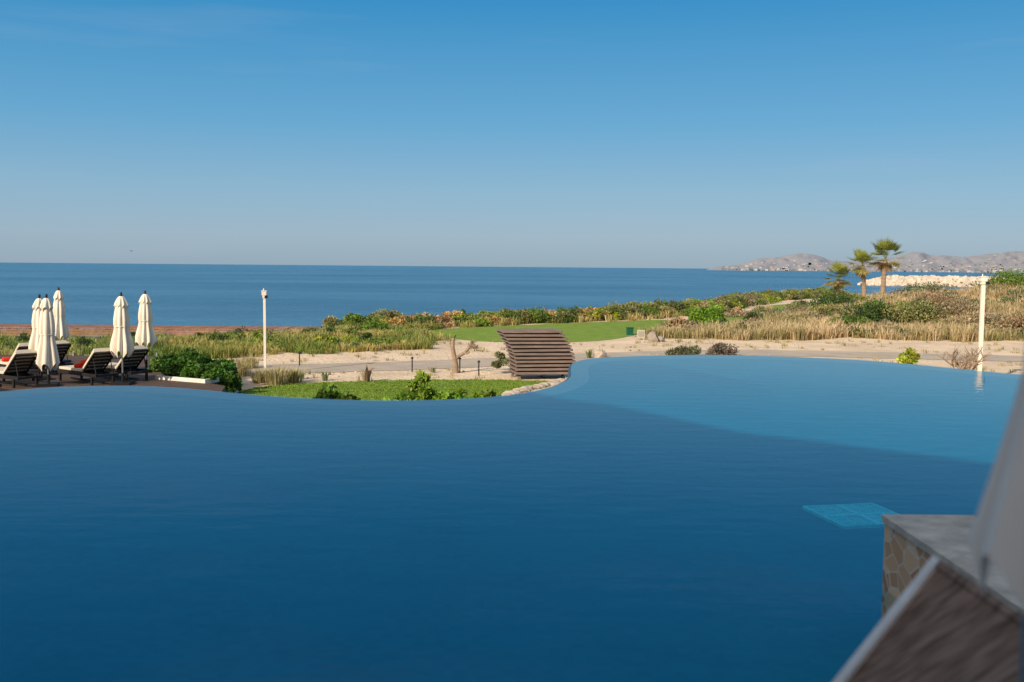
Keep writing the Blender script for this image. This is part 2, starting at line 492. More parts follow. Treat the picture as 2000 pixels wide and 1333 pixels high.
# outer vanishing wall with lip under the water film, coved to the floor
o0 = offset(fc, -0.05); o1 = offset(fc, 0.0); o2 = offset(fc, 0.34)
def strip(A, za, B, zb, m):
    k = len(A)
    pb.add([(q.x, q.y, za) for q in A] + [(q.x, q.y, zb) for q in B], [(i, i + 1, k + i + 1, k + i) for i in range(k - 1)], m, m == 0)
strip(o0, -1.85, o0, -0.02, 3)
strip(o0, -0.02, o1, -0.012, 3)
strip(o1, -0.012, o2, -0.05, 2)
prev, pz = o2, -0.05
for d_, z_ in [(.62, -.10), (.95, -.16), (1.3, -.22), (1.7, -.28), (2.2, -.335), (2.7, PD - .005)]:
    cur = offset(fc, d_)
    strip(prev, pz, cur, z_, 0)
    prev, pz = cur, z_
# remaining sides
side = [fc[-1]] + tail + [fc[0]]
k = len(side)
pb.add([(q.x, q.y, PD) for q in side] + [(q.x, q.y, 0.38) for q in side], [(i, i + 1, k + i + 1, k + i) for i in range(k - 1)], 0)
pb.build("swimming_pool", [M_TILE, M_SHELF, M_LIP, M_WALL])
# underwater shelf at the bay, with a gently sloped skirt
SZ = -0.095
sh_px = [(1150, 703), (1225, 705), (1275, 714), (1300, 733), (1296, 754), (1258, 775), (1170, 793), (1080, 799), (1010, 798), (950, 793)]
front = curve([site(u, v, SZ).to_2d() for u, v in sh_px], 5)
idx = [i for i, q in enumerate(o2) if 13.0 < q.y and bearing(945, q.y) < q.x < bearing(1170, q.y) and q.x < 1.9 and i < 135]
back = [o2[i] for i in idx]
cx_ = sum(q.x for q in front) / len(front); cy_ = sum(q.y for q in front) / len(front)
probe = offset(front, .5); mid_i = len(front) // 2
sgn = 1 if (probe[mid_i] - Vector((cx_, cy_))).length > (front[mid_i] - Vector((cx_, cy_))).length else -1
sb_ = MB(); tp = list(front) + back
sb_.add([(q.x, q.y, SZ) for q in tp], [tuple(range(len(tp)))], 0)
prv, pz = front, SZ
for d_, z_ in [(.3, -.125), (.7, -.19), (1.15, -.26), (1.6, -.32), (2.1, PD - .01)]:
    cur = offset(front, sgn * d_); k = len(cur)
    sb_.add([(q.x, q.y, pz) for q in prv] + [(q.x, q.y, z_) for q in cur], [(i, i + 1, k + i + 1, k + i) for i in range(k - 1)], 1, False)
    prv, pz = cur, z_
sb_.build("pool_shelf", [M_SHELF, M_TILE])

# drain grate
db = MB()
for i in range(2):
    for j in range(2):
        cx, cy = (i - .5) * .39, (j - .5) * .39
        for k in range(7):
            db.box((cx - .165 + k * .055, cy, .008), (.026, .34, .016))
            db.box((cx, cy - .165 + k * .055, .012), (.34, .026, .014))
        db.box((cx, cy + .18, .01), (.38, .03, .03)); db.box((cx, cy - .18, .01), (.38, .03, .03))
        db.box((cx + .18, cy, .01), (.03, .33, .03)); db.box((cx - .18, cy, .01), (.03, .33, .03))
gp = site(1677, 1010, PD)
db.build("drain_grate", [mat("grate_plastic", (0.04, 0.62, 0.76), (0.02, 0.44, 0.57), 12, 0.4)], (gp.x, gp.y, PD + 0.004), math.radians(12))

# terrace, stone wall
M_STONE_TOP = mat("stone_coping", (0.70, 0.60, 0.48), (0.40, 0.33, 0.26), 6, 0.7, 0.6, 20, detail=10)
m, t, p = new_mat("stone_cladding")
tc = t.nodes.new('ShaderNodeTexCoord')
br = t.nodes.new('ShaderNodeTexVoronoi'); br.inputs['Scale'].default_value = 7
mp = t.nodes.new('ShaderNodeMapping'); mp.inputs['Scale'].default_value = (1, 1.0, 1.3)
t.links.new(tc.outputs['Object'], mp.inputs[0]); t.links.new(mp.outputs[0], br.inputs[0])
ve = t.nodes.new('ShaderNodeTexVoronoi'); ve.feature = 'DISTANCE_TO_EDGE'; ve.inputs['Scale'].default_value = 7
t.links.new(mp.outputs[0], ve.inputs[0])
sep = t.nodes.new('ShaderNodeSeparateColor'); t.links.new(br.outputs['Color'], sep.inputs[0])
cr = t.nodes.new('ShaderNodeValToRGB')
cr.color_ramp.elements[0].color = (0.42, 0.20, 0.09, 1); cr.color_ramp.elements[1].color = (0.80, 0.52, 0.30, 1)
t.links.new(sep.outputs[0], cr.inputs[0])
gt = t.nodes.new('ShaderNodeMath'); gt.operation = 'GREATER_THAN'; gt.inputs[1].default_value = 0.035
t.links.new(ve.outputs['Distance'], gt.inputs[0])
mi = t.nodes.new('ShaderNodeMix'); mi.data_type = 'RGBA'
mi.inputs[6].default_value = (0.70, 0.60, 0.48, 1)
t.links.new(gt.outputs[0], mi.inputs[0]); t.links.new(cr.outputs[0], mi.inputs[7])
t.links.new(mi.outputs[2], p.inputs['Base Color'])
bb = t.nodes.new('ShaderNodeBump'); bb.inputs['Distance'].default_value = 0.02
t.links.new(gt.outputs[0], bb.inputs['Height']); t.links.new(bb.outputs[0], p.inputs['Normal'])
p.inputs['Roughness'].default_value = 0.85
M_CLAD = m
wb = MB()
wb.prism([(2.365, 3.05), (2.92, 3.05), (2.92, 6.2), (2.365, 6.2)], -1.8, 0.41, 0)
wb.prism([(2.35, 3.05), (2.935, 3.05), (2.935, 6.215), (2.35, 6.215)], 0.411, 0.455, 1)
wb.build("stone_wall", [M_CLAD, M_STONE_TOP], bevel=0.012)
M_TERR = mat("terrace_stone", (0.55, 0.48, 0.40), (0.42, 0.36, 0.30), 2, 0.8, 0.3, 15)
tb = MB()
tb.prism([(-16, -14), (24, -14), (24, 5.15), (2.95, 5.15), (2.95, 2.98), (-12, 2.98)], -1.8, 0.38, 0)
tb.build("terrace", [M_TERR])

# hotel behind the terrace (its morning shadow lies over the pool)
fd = Vector((0.77, -0.64, 0)).normalized(); fn = Vector((fd.y, -fd.x, 0))  # fn points back
if fn.y > 0: fn = -fn
fo = Vector((-10.35, 0.55, 0))
hb = MB()
rot = Matrix.Rotation(math.atan2(fd.y, fd.x), 3, 'Z')
L0, L1 = -13.0, 34.0
mid_ = fo + fd * (L0 + L1) / 2
hb.box(mid_ + fn * 5 + Vector((0, 0, 4.0)), (L1 - L0, 10, 11.6), rot, 0)
hb.box(mid_ + fn * 5 + Vector((0, 0, 9.9)), (L1 - L0 - .3, 9.7, 0.2), rot, 0)
for fl in range(3):
    for k in range(13):
        c = fo + fd * (L0 + 1.9 + k * 3.6)
        zc = 1.9 + fl * 3.1
        hb.box(c - fn * 0.01 + Vector((0, 0, zc)), (2.3, 0.06, 2.2), rot, 1)
        hb.box(c - fn * 0.45 + Vector((0, 0, zc - 1.25)), (2.9, 0.9, 0.14), rot, 2)
        hb.box(c - fn * 0.88 + Vector((0, 0, zc - 0.2)), (2.9, 0.04, 0.05), rot, 2)
        for q in range(10):
            hb.box(c - fn * 0.88 + fd * (-1.4 + q * 0.31) + Vector((0, 0, zc - 0.7)), (0.03, 0.03, 0.95), rot, 2)
hb.build("hotel_building", [mat("stucco", (0.80, 0.74, 0.63), None, 2, 0.9), mat("window_glass", (0.03, 0.04, 0.05), None, 2, 0.1, spec=0.8), mat("balcony_metal", (0.2, 0.19, 0.18), None, 3, 0.6)])

# ------------------------------------------------------------------ umbrellas
def umbrella(x, y, z, H=2.45, hem=0.95, rh=0.34, seed=0, prof=None):
    rr = random.Random(seed)
    b = MB()
    near = prof is not None
    b.tube([(0, 0, 0), (0, 0, H - 0.05)], 0.024, 10, 1)
    b.tube([(0, 0, H - 0.10), (0, 0, H - 0.02), (0, 0, H + 0.02), (0, 0, H + 0.06), (0, 0, H + 0.09)], [0.03, 0.045, 0.03, 0.04, 0.01], 10, 2)
    b.box((0, 0, 0.04), (0.5, 0.5, 0.08), None, 2)
    b.tube([(0, 0, 0.08), (0, 0, 0.32)], 0.04, 10, 2)
    def lathe(pr, folds, amp, ph, m):
        n = 96; vs = []; fs = []
        for i, (zz, r) in enumerate(pr):
            k = i / (len(pr) - 1)
            for j in range(n):
                th = 2 * math.pi * j / n
                q = abs(math.sin(folds * th / 2 + ph + 0.3 * math.sin(3 * th + ph) + k * 0.5))
                f = 1 - amp * (0.25 + k * 0.75) * (1 - q) + 0.10 * math.sin(2 * th + ph * 3 + k) * k
                dz = -0.07 * k * (1 - q) * r / 0.3
                vs.append((math.cos(th) * r * f, math.sin(th) * r * f, zz + dz * (3 if i == len(pr) - 1 else 1)))
        for i in range(len(pr) - 1):
            for j in range(n):
                fs.append((i * n + j, i * n + (j + 1) % n, (i + 1) * n + (j + 1) % n, (i + 1) * n + j))
        b.add(vs, fs, m, True)
    if prof is None:
        prof = []
        Lc = H - hem
        for (k, r) in [(0.0, .03), (.05, .075), (.12, .12), (.2, .16), (.3, .19), (.42, .215), (.52, .215), (.58, .20), (.66, .22), (.78, .27), (.9, .31), (1.0, rh)]:
            prof.append((H - 0.04 - Lc * k, r))
    ph = rr.uniform(0, 6)
    lathe(prof, 8, 0.42 if not near else .2, ph, 0)
    if not near:
        Lc = H - hem
        lathe([(H - 0.01, .03), (H - 0.05, .085), (H - 0.12, .13), (H - 0.22, .175), (H - 0.27, .19)], 8, 0.3, ph, 0)
        b.tube([(math.cos(a) * 0.19, math.sin(a) * 0.19, hem + Lc * 0.42) for a in [i * math.pi / 8 for i in range(17)]], 0.012, 5, 0)
    fab = M_CREAM if not near else mat("white_canvas", (.86, .84, .82), (.80, .78, .76), 3, .85)
    return b.build("patio_umbrella", [fab, M_METAL, M_BLACK], (x, y, z), rr.uniform(0, 3))
DZ = -1.35
for i, (u, v, H) in enumerate([(243, 751, 2.47), (98, 754, 2.42), (286, 723, 2.42), (121, 708, 2.45), (84, 742, 2.36)]):
    q = site(u if i == 2 else u - 3, v, DZ)
    umbrella(q.x, q.y, DZ, H, H - 1.48 if i != 1 else H - 1.75, 0.31 + 0.03 * (i % 2), i + 3)
# close closed parasol at the terrace
umbrella(bearing(2064, 1.5), 1.5, 0.38, 2.45, 1.2, 0.12, 11,
         prof=[(2.4, .02), (2.25, .035), (2.0, .04), (1.7, .035), (1.55, .036), (1.47, .042), (1.41, .056), (1.34, .075), (1.27, .096), (1.20, .116)])

# ------------------------------------------------------------------ loungers
def lounger(x, y, z, rz, towel=0, name="sun_lounger", ang=42, cush=M_CUSH):
    b = MB()
    for sy in (-.32, .32):
        b.box((0, sy, .27), (2.0, .05, .09), None, 1)
    for sx in (-.97, -.3, .3, .97):
        b.box((sx, 0, .27), (.05, .6, .07), None, 1)
    for sx in (-.9, .75):
        for sy in (-.32, .32):
            b.box((sx, sy, .115), (.07, .055, .23), None, 1)
    b.box((-.05, 0, .06), (1.7, .05, .04), None, 1)
    for k in range(9):
        b.box((-.9 + k * .14, 0, .325), (.09, .62, .02), None, 1)
    b.box((-.36, 0, .375), (1.22, .62, .075), None, 0)
    A = math.radians(ang)
    ra = Matrix.Rotation(-A, 3, 'Y')
    hinge = Vector((.27, 0, .33))
    def bx(c, d, m): b.box(hinge + ra @ Vector(c), d, ra, m)
    bx((.42, 0, .075), (.84, .60, .075), 0)
    for sy in (-.31, .31): bx((.42, sy, 0.0), (.86, .045, .05), 1)
    for k in range(6): bx((.05 + k * .15, 0, 0.0), (.055, .58, .03), 1)
    bx((.72, 0, .14), (.2, .5, .08), 0)
    top = hinge + ra @ Vector((.6, 0, -.03))
    for sy in (-.25, .25):
        b.tube([(top.x, sy, top.z), (top.x + .12, sy, .28)], .015, 6, 1)
    if towel:
        for k, (tx, ty, tzz) in enumerate([(-.12, -.12, .47), (-.05, .14, .47), (.0, .0, .56)][:towel]):
            b.tube([(tx - .05, ty - .17, tzz), (tx - .03, ty - .16, tzz), (tx + .03, ty + .16, tzz), (tx + .05, ty + .17, tzz)], [.04, .075, .075, .04], 12, 2)
    return b.build(name, [cush, M_DARK, M_RED], (x, y, z), rz, bevel=0.012)
rz = math.radians(-37)
def put_l(u, v, towel, drz=0):
    q = site(u, v, DZ); lounger(q.x, q.y, DZ, rz + drz, towel)
put_l(172, 747, 3)
put_l(237, 741, 0, 0.03)
put_l(20, 752, 0, 0.05)
put_l(-60, 770, 0)
put_l(30, 733, 2)
put_l(92, 727, 0, -.04)

# near lounger on the terrace, head rest raised
P0 = Vector((1.03, 2.36, 1.29)); e1 = Vector((-.27, -.19, -.20)).normalized(); e2 = Vector((0.02, -1, 0)).normalized()
nn = e1.cross(e2).normalized()
if nn.z < 0: nn = -nn
m, t, p = new_mat("woven_sling")
tc = t.nodes.new('ShaderNodeTexCoord'); mp = t.nodes.new('ShaderNodeMapping'); mp.inputs['Scale'].default_value = (12, 90, 12)
t.links.new(tc.outputs['Object'], mp.inputs[0])
nz = t.nodes.new('ShaderNodeTexNoise'); nz.inputs['Scale'].default_value = 1.0; nz.inputs['Detail'].default_value = 4
t.links.new(mp.outputs[0], nz.inputs[0])
cr = t.nodes.new('ShaderNodeValToRGB')
cr.color_ramp.elements[0].position = 0.35; cr.color_ramp.elements[0].color = (0.11, 0.068, 0.05, 1)
cr.color_ramp.elements[1].position = 0.65; cr.color_ramp.elements[1].color = (0.32, 0.22, 0.17, 1)
t.links.new(nz.outputs[0], cr.inputs[0]); t.links.new(cr.outputs[0], p.inputs['Base Color']); p.inputs['Roughness'].default_value = 0.9
p.inputs['Specular IOR Level'].default_value = 0.1
M_SLING = m
nb = MB()
BM = Matrix((e1, e2, nn)).transposed()
def pbx(c, d, mi): nb.box(P0 + BM @ Vector(c), d, BM, mi)
pbx((.46, .31, 0), (.92, .58, .02), 0)
pbx((.46, .012, .0), (.94, .034, .04), 1); pbx((.46, .61, .0), (.94, .028, .04), 1)
pbx((.0, .31, .001), (.022, .57, .03), 0)
foot = P0 + e1 * .92
nb.box((foot.x - .62, foot.y - .31, foot.z - .02), (1.25, .58, .02), None, 0)
for dy in (0, -.62):
    nb.box((foot.x - .62, foot.y + dy, foot.z - .02), (1.27, .028, .04), None, 1)
    for dx in (-.05, -1.2):
        nb.tube([(foot.x + dx, foot.y + dy, foot.z - .03), (foot.x + dx, foot.y + dy, .38)], .016, 8, 1)
    a0 = P0 + e1 * .35 + e2 * (.05 - dy * .85) - nn * .02
    nb.tube([a0, (a0.x + .15, a0.y, .38)], .016, 8, 1)
nb.build("sling_lounger", [M_SLING, mat("brushed_aluminium", (0.80, 0.76, 0.72), None, 10, 0.5)])

# ------------------------------------------------------------------ deck + planter + glass fence
dk = MB()
deck = [(-26, 19), (-6.2, 19), (-7.9, 27.3), (-10.6, 30.2), (-12.5, 36.2), (-28, 36.2)]
dk.prism(deck, -1.8, DZ - 0.03, 1)
def clipx(yv):
    xs = []
    for i in range(len(deck)):
        (x1, y1), (x2, y2) = deck[i], deck[(i + 1) % len(deck)]
        if (y1 - yv) * (y2 - yv) < 0: xs.append(x1 + (x2 - x1) * (yv - y1) / (y2 - y1))
    return min(xs), max(xs)
yy = 19.08
while yy < 36.1:
    x0, x1 = clipx(yy)
    dk.box(((x0 + x1) / 2, yy, DZ - 0.015), (x1 - x0, .135, .03), None, 0)
    yy += .145
dk.build("wooden_deck", [M_DECK, M_DARK])
pl = MB()
q0, q1 = site(305, 741, DZ), site(402, 749, DZ)
dv = (q1 - q0); ln = dv.length; an = math.atan2(dv.y, dv.x)
for (c, d) in [((ln / 2, 0, .05), (ln, .06, .13)), ((ln / 2, .5, .05), (ln, .06, .13)), ((.03, .25, .05), (.06, .44, .13)), ((ln - .03, .25, .05), (.06, .44, .13))]:
    pl.box(c, d, None, 0)
pl.box((ln / 2, .25, .03), (ln - .12, .44, .1), None, 1)
pl.build("white_planter", [M_PLANTER, mat("soil", (.07, .05, .035), None, 8, .95)], q0, an, bevel=0.01)
Sx = Soup()
for k in range(9):
    pp = q0 + dv * ((k + .5) / 9) + Vector((-math.sin(an), math.cos(an), 0)) * .32
    shrub(Sx, pp.x, pp.y, DZ + .06, .26, random.uniform(.3, .55), (.085, .19, .025), 8, 100, .11)
Sx.build("planter_shrubs", M_LEAF)
m, t, p = new_mat("clear_glass")
t.nodes.remove(p); out = t.nodes['Material Output']
fr = surface_fresnel(t, 1.3)
tr = t.nodes.new('ShaderNodeBsdfTransparent'); tr.inputs['Color'].default_value = (0.88, 0.95, 0.93, 1)
gl = t.nodes.new('ShaderNodeBsdfGlossy'); gl.inputs['Roughness'].default_value = 0.02
mx = t.nodes.new('ShaderNodeMixShader')
t.links.new(fr.outputs[0], mx.inputs[0]); t.links.new(tr.outputs[0], mx.inputs[1]); t.links.new(gl.outputs[0], mx.inputs[2]); t.links.new(mx.outputs[0], out.inputs['Surface'])
gf = MB()
path = [(-10.75, 30.6), (-12.4, 35.9), (-26, 35.9)]
for (A, B) in zip(path[:-1], path[1:]):
    A = Vector((*A, 0)); B = Vector((*B, 0)); L = (B - A).length; d = (B - A) / L
    npan = max(1, round(L / 1.5)); r3 = Matrix.Rotation(math.atan2(d.y, d.x), 3, 'Z')
    for k in range(npan):
        c = A + d * (k + .5) * L / npan
        gf.box((c.x, c.y, DZ + .5), (L / npan - .06, .014, .9), r3, 0)
        for e in (-.3, .3):
            gf.box((c.x + d.x * e, c.y + d.y * e, DZ + .07), (.05, .06, .14), r3, 1)
gf.build("glass_fence", [m, M_METAL])

# ------------------------------------------------------------------ lamp posts
def lamp_post(x, y, z, H, w):
    b = MB()
    b.box((0, 0, H / 2), (w, w, H), None, 0)
    b.box((0, 0, .03), (w * 2.2, w * 2.2, .06), None, 0)
    b.box((0, 0, H + .05), (w * 1.5, w * 1.5, .10), None, 0)
    b.box((-.01, 0, H + .17), (w * 1.9, w * 1.6, .14), None, 0)
    b.box((-.01, 0, H + .25), (w * 2.2, w * 1.9, .03), None, 0)
    b.box((w * .75, -w * .75, H + .05), (.10, .12, .09), None, 1)
    b.tube([(w * .75, -w * .75 - .05, H + .05), (w * .75, -w * .75 - .12, H + .03)], .035, 10, 1)
    b.tube([(-w * .3, 0, H + .26), (-w * .3, 0, H + .34)], .02, 6, 0)
    return b.build("lamp_post", [M_WHITE, M_BLACK], (x, y, z), random.uniform(-.2, .2), bevel=0.006)
q = site(518, 731, -1.8); lamp_post(q.x, q.y, -1.8, level(518, 576, q.y) + 1.8 - .12, .085)
lamp_post(bearing(1922, 33), 33, -1.8, level(1922, 556, 33) + 1.8, .115)

# ------------------------------------------------------------------ wooden stack
st = MB()
for i in range(12):
    z0 = .20 + i * .125
    k = i / 11
    dx = .04 - .34 * k + (0.17 * math.sin(k * math.pi))
    dy = -.18 + .5 * k
    yaw = math.radians(-1.5 + random.uniform(-.6, .6))
    rm = Matrix.Rotation(yaw, 3, 'Z')
    tilt = Matrix.Rotation(math.radians(random.uniform(-.4, .5)), 3, 'Y')
    rm = rm @ tilt
    W = 2.1
    for j in range(7):
        st.box(Vector((dx, dy, z0)) + rm @ Vector((0, -.54 + j * .18, .035)), (W + random.uniform(-.02, .02), .135, .038), rm, 0)
    for e in (-.93, 0, .93):
        st.box(Vector((dx, dy, z0)) + rm @ Vector((e, 0, -.018)), (.09, 1.16, .065), rm, 1)
    st.box(Vector((dx, dy, z0)) + rm @ Vector((0, -.615, 0.02)), (W, .028, .075), rm, 0)
    st.box(Vector((dx, dy, z0)) + rm @ Vector((W / 2 + .012, 0, 0.02)), (.028, 1.2, .075), rm, 0)
for sx in (-.85, .95):
    for sy in (-.6, .3):
        st.box((sx, sy - .05, .07), (.09, .09, .2), None, 0)
q = site(1052, 741, -1.8)
st.build("wooden_bench_stack", [M_SLAT, M_DARK], (q.x, q.y + .6, -1.8), math.radians(14), bevel=0.004)

# ------------------------------------------------------------------ boardwalk
bw = MB()
bx0, bx1 = -75.0, -11.6
yy0 = 66.0
zt = level(300, 637, 69)
x = bx0
while x < bx1:
    bw.box((x, yy0 + 1.6 + random.uniform(-.02, .02), zt + random.uniform(-.01, .01)), (.22, 3.4, .06), None, 0)
    x += .24
for k, zz in enumerate((-.14, -.31, -.48)):
    bw.box(((bx0 + bx1) / 2, yy0 + .02 * k, zt + zz), (bx1 - bx0, .06, .15), None, 0)
x = bx0
while x < bx1:
    bw.box((x, yy0 + .25, zt - 1.4), (.22, .22, 2.7), None, 0)
    bw.box((x, yy0 + 3.0, zt - 1.4), (.22, .22, 2.7), None, 0)
    x += 3.2
bw.build("boardwalk", [M_BWOOD])

# ------------------------------------------------------------------ vegetation masses
def inside(px, py, poly):
    px = np.asarray(px); r = np.zeros(px.shape, bool)
    n = len(poly)
    for i in range(n):
        x1, y1 = poly[i][0], poly[i][1]; x2, y2 = poly[(i + 1) % n][0], poly[(i + 1) % n][1]
        c = ((y1 > py) != (y2 > py)) & (px < (x2 - x1) * (py - y1) / (y2 - y1 + 1e-12) + x1)
        r ^= c
    return r
def scatter(n, x0, x1, y0, y1, cond):
    x = rng.uniform(x0, x1, n); y = rng.uniform(y0, y1, n)
    k = cond(x, y)
    x, y = x[k], y[k]
    return np.c_[x, y, terrain(x, y)]

GREEN = (.12, .20, .030); YG = (.24, .31, .035); DG = (.07, .12, .030); OR = (.52, .36, .12); OL = (.24, .24, .085); BR = (.33, .26, .15); RU = (.36, .25, .13); GG = (.17, .19, .09)
# left dune grass
S = Soup()
P = scatter(13000, -46, 2, 38, 60.5, lambda x, y: (y > 40.3 + np.maximum((x + 11.3) * .72, -0.5) + .9 * wav(x * 2, y * 2)) & (x < -4.2 - .0 * y + 1.2 * wav(x, y * 2)) & ~inside(x, y, fair) & (wav(x * 1.7, y * 1.3) > -.62))
n = len(P)
mixv = np.clip(.38 + .75 * wav(P[:, 0] * .9, P[:, 1] * 1.0) + rng.normal(0, .25, n), 0, 1)[:, None]
c1 = np.array([.14, .22, .03]); c2 = np.array([.50, .40, .14])
col = c1 * (1 - mixv) + c2 * mixv
tip = col * .55 + np.array([.54, .47, .20]) * .45
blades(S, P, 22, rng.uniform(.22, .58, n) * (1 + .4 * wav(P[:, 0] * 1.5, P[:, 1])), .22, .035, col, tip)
for k in range(75):
    x = random.uniform(-24, -5); y = random.uniform(42.5, 60)
    shrub(S, x, y, tz(x, y), random.uniform(.4, 1.1), random.uniform(.25, .75), random.choice([GREEN, OL, YG, DG, DG]), 7, 80, .12)
for (u, y) in [(715, 58), (745, 60), (770, 61), (690, 60), (655, 61), (730, 55)]:
    x = bearing(u, y); shrub(S, x, y, tz(x, y), 1.0, 1.1, random.choice([GREEN, OL]), 12, 120, .15)
S.build("dune_grass", M_GRASS)

# right dune dry grass
S = Soup()
P = scatter(22000, 6, 62, 51, 99, lambda x, y: (y > 53.5 + 1.6 * wav(x * .8, y * .3)) & (x > 7.5 + (y - 55) * .45) & (x < .62 * y + 4) & (wav(x * 1.3, y * 1.1) > -.72) & (y < np.interp(x, SX, SY) - 3) & ~inside(x, y, far))
n = len(P)
mixv = np.clip(.66 + .6 * wav(P[:, 0] * .5, P[:, 1] * .6) + rng.normal(0, .2, n), 0, 1)[:, None]
c1 = np.array([.23, .23, .08]); c2 = np.array([.58, .44, .25])
col = c1 * (1 - mixv) + c2 * mixv
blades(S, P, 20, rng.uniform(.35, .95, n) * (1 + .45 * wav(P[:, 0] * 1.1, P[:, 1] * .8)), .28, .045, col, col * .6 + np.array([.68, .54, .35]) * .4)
S.build("dry_dune_grass", M_GRASS)

# right dune shrubs
S = Soup()
def shr(u, v, r, h, col, y=None, cl=14, n=170, size=.16):
    if y is None:
        q = site(u, v, -1.8); x, y = q.x, q.y
    else:
        x = bearing(u, y)
    shrub(S, x, y, tz(x, y), r, h, col, cl, n, size)
for (u, y, r, h, c) in [(1700, 62, 2.2, 1.8, DG), (1740, 63, 2.4, 2.2, GREEN), (1790, 61, 2.0, 2.0, OL), (1660, 60, 1.3, 1.1, GREEN), (1640, 78, 2.2, 1.5, DG),
                        (1670, 80, 1.7, .9, GREEN), (1990, 77, 3.2, 1.3, GREEN), (2040, 74, 2.6, 1.2, GREEN), (1950, 80, 2.0, .9, OL), (1850, 70, 2.4, 1.4, BR), (1880, 66, 2.0, 1.2, BR),
                        (1920, 60, 1.9, 1.3, BR), (1980, 58, 1.8, 1.2, BR), (1620, 72, 1.5, .9, OL), (1590, 68, 1.4, .9, BR), (1760, 84, 2.4, 1.2, BR), (1810, 80, 2.5, 1.3, GG),
                        (1540, 66, 1.5, .6, OL), (1470, 62, 1.2, .7, BR), (1330, 60, 1.2, .8, BR), (1350, 57, 1.0, .6, BR), (2060, 60, 2, 1.3, DG)]:
    shr(u, 0, r, h, c, y=y, cl=22, n=190)
for k in range(110):
    y = random.uniform(55, 92); u = random.uniform(1440, 2080)
    shr(u, 0, random.uniform(.5, 1.5), random.uniform(.4, 1.0), random.choice([BR, OL, BR, GG, DG, GG]), y=y, cl=8, n=90)
S.build("dune_shrubs", M_LEAF)

# seaside shrub band beyond the fairway
S = Soup()
xs = np.linspace(-8.5, 46, 160)
for i, x in enumerate(xs):
    for rep in range(3):
        xx = x + random.uniform(-.5, .5)
        sy_ = np.interp(xx, SX, SY)
        yy = sy_ - random.uniform(.2, 6.5 if xx < 14 else 9)
        A1, A2 = np.array([xx]), np.array([yy])
        if inside(A1, A2 - .8, fair)[0] or inside(A1, A2, fair)[0] or inside(A1, A2, far)[0] or inside(A1, A2 - 2, far)[0]: yy = sy_ - random.uniform(0, 1.5)
        patch = math.sin(xx * .55) + .6 * math.sin(xx * 1.3 + 2) + random.uniform(-.6, .6)
        c = random.choice([GREEN, GREEN, DG, OL]) if patch > .2 else (random.choice([OR, OR, YG, RU]) if patch > -.7 else random.choice([YG, GREEN, OL]))
        if xx > 8: c = random.choice([GREEN, GREEN, OL, BR, YG, GG])
        hh = random.uniform(.35, .85) * (1.6 if xx > 7 else 1.15)
        shrub(S, xx, yy, tz(xx, yy), random.uniform(.6, 1.4), hh, c, 8, 100, .15)
P = scatter(13000, -9, 50, 60, 150, lambda x, y: (y < np.interp(x, SX, SY) - .2) & (y > np.interp(x, SX, SY) - 9) & ~inside(x, y, fair) & ~inside(x, y, far))
n = len(P); mixv = rng.uniform(0, 1, n)[:, None] ** .7
col = np.array([.22, .26, .06]) * (1 - mixv) + np.array([.60, .44, .20]) * mixv
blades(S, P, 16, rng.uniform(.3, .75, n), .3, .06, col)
S.build("seaside_shrubs", M_LEAF)

# short ragged blades over the mown lawns
S = Soup()
P = scatter(9000, -9, 2, 26, 34, lambda x, y: inside(x, y, near_poly))
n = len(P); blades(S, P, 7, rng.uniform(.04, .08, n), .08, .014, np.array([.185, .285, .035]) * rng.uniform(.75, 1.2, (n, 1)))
S.build("lawn_blades", M_GRASS)

# individual garden plants
def plant(name, specs, size=.13, n=160, grass=None):
    global S
    S = Soup()
    for (x, y, r, h, c, cl) in specs:
        shrub(S, x, y, tz(x, y) if y > 30 else -1.8, r, h, c, cl, n, size)
    return S.build(name, M_LEAF)
q = site(1382, 640, -1.8); plant("round_bush", [(q.x, q.y, 1.25, 1.45, (.17, .30, .03), 26)], .17, 260)
q = site(1340, 697, -1.8); plant("purple_shrub", [(q.x, q.y, .8, .6, (.15, .16, .08), 12)], .1, 160)
q = site(1412, 696, -1.8); plant("purple_shrub", [(q.x, q.y, .75, .55, (.20, .16, .12), 12)], .1, 160)
q = site(975, 730, -1.8); plant("garden_shrub", [(q.x, q.y, .35, .75, (.18, .2, .08), 10)], .08, 150)
q = site(1770, 735, -1.8); plant("leafy_plant", [(q.x, q.y, .42, 1.05, (.30, .38, .04), 9)], .16, 60)
# hedge by the deck
specs = []
for (u, y, r, h) in [(318, 31.2, .55, .75), (345, 31.4, .5, .85), (372, 31.0, .6, .85), (400, 30.2, .55, .8), (425, 29.4, .55, .65), (445, 28.8, .4, .4), (415, 31, .6, .75)]:
    specs.append((bearing(u, y), y, r, h + .32, (.08, .175, .026), 16))
plant("hedge", specs, .13, 170)
# leafy shrubs just below the vanishing edge
specs = [(bearing(u, 21.2), 21.2, .36, level(u, v, 21.2) + 1.8 + .15, (.17, .29, .03), 12) for (u, v) in [(618, 770), (640, 755), (668, 764), (690, 772), (780, 768), (800, 757), (825, 744), (850, 757), (875, 764), (905, 768), (935, 772), (960, 770)]]
plant("leafy_shrubs", specs, .15, 80)

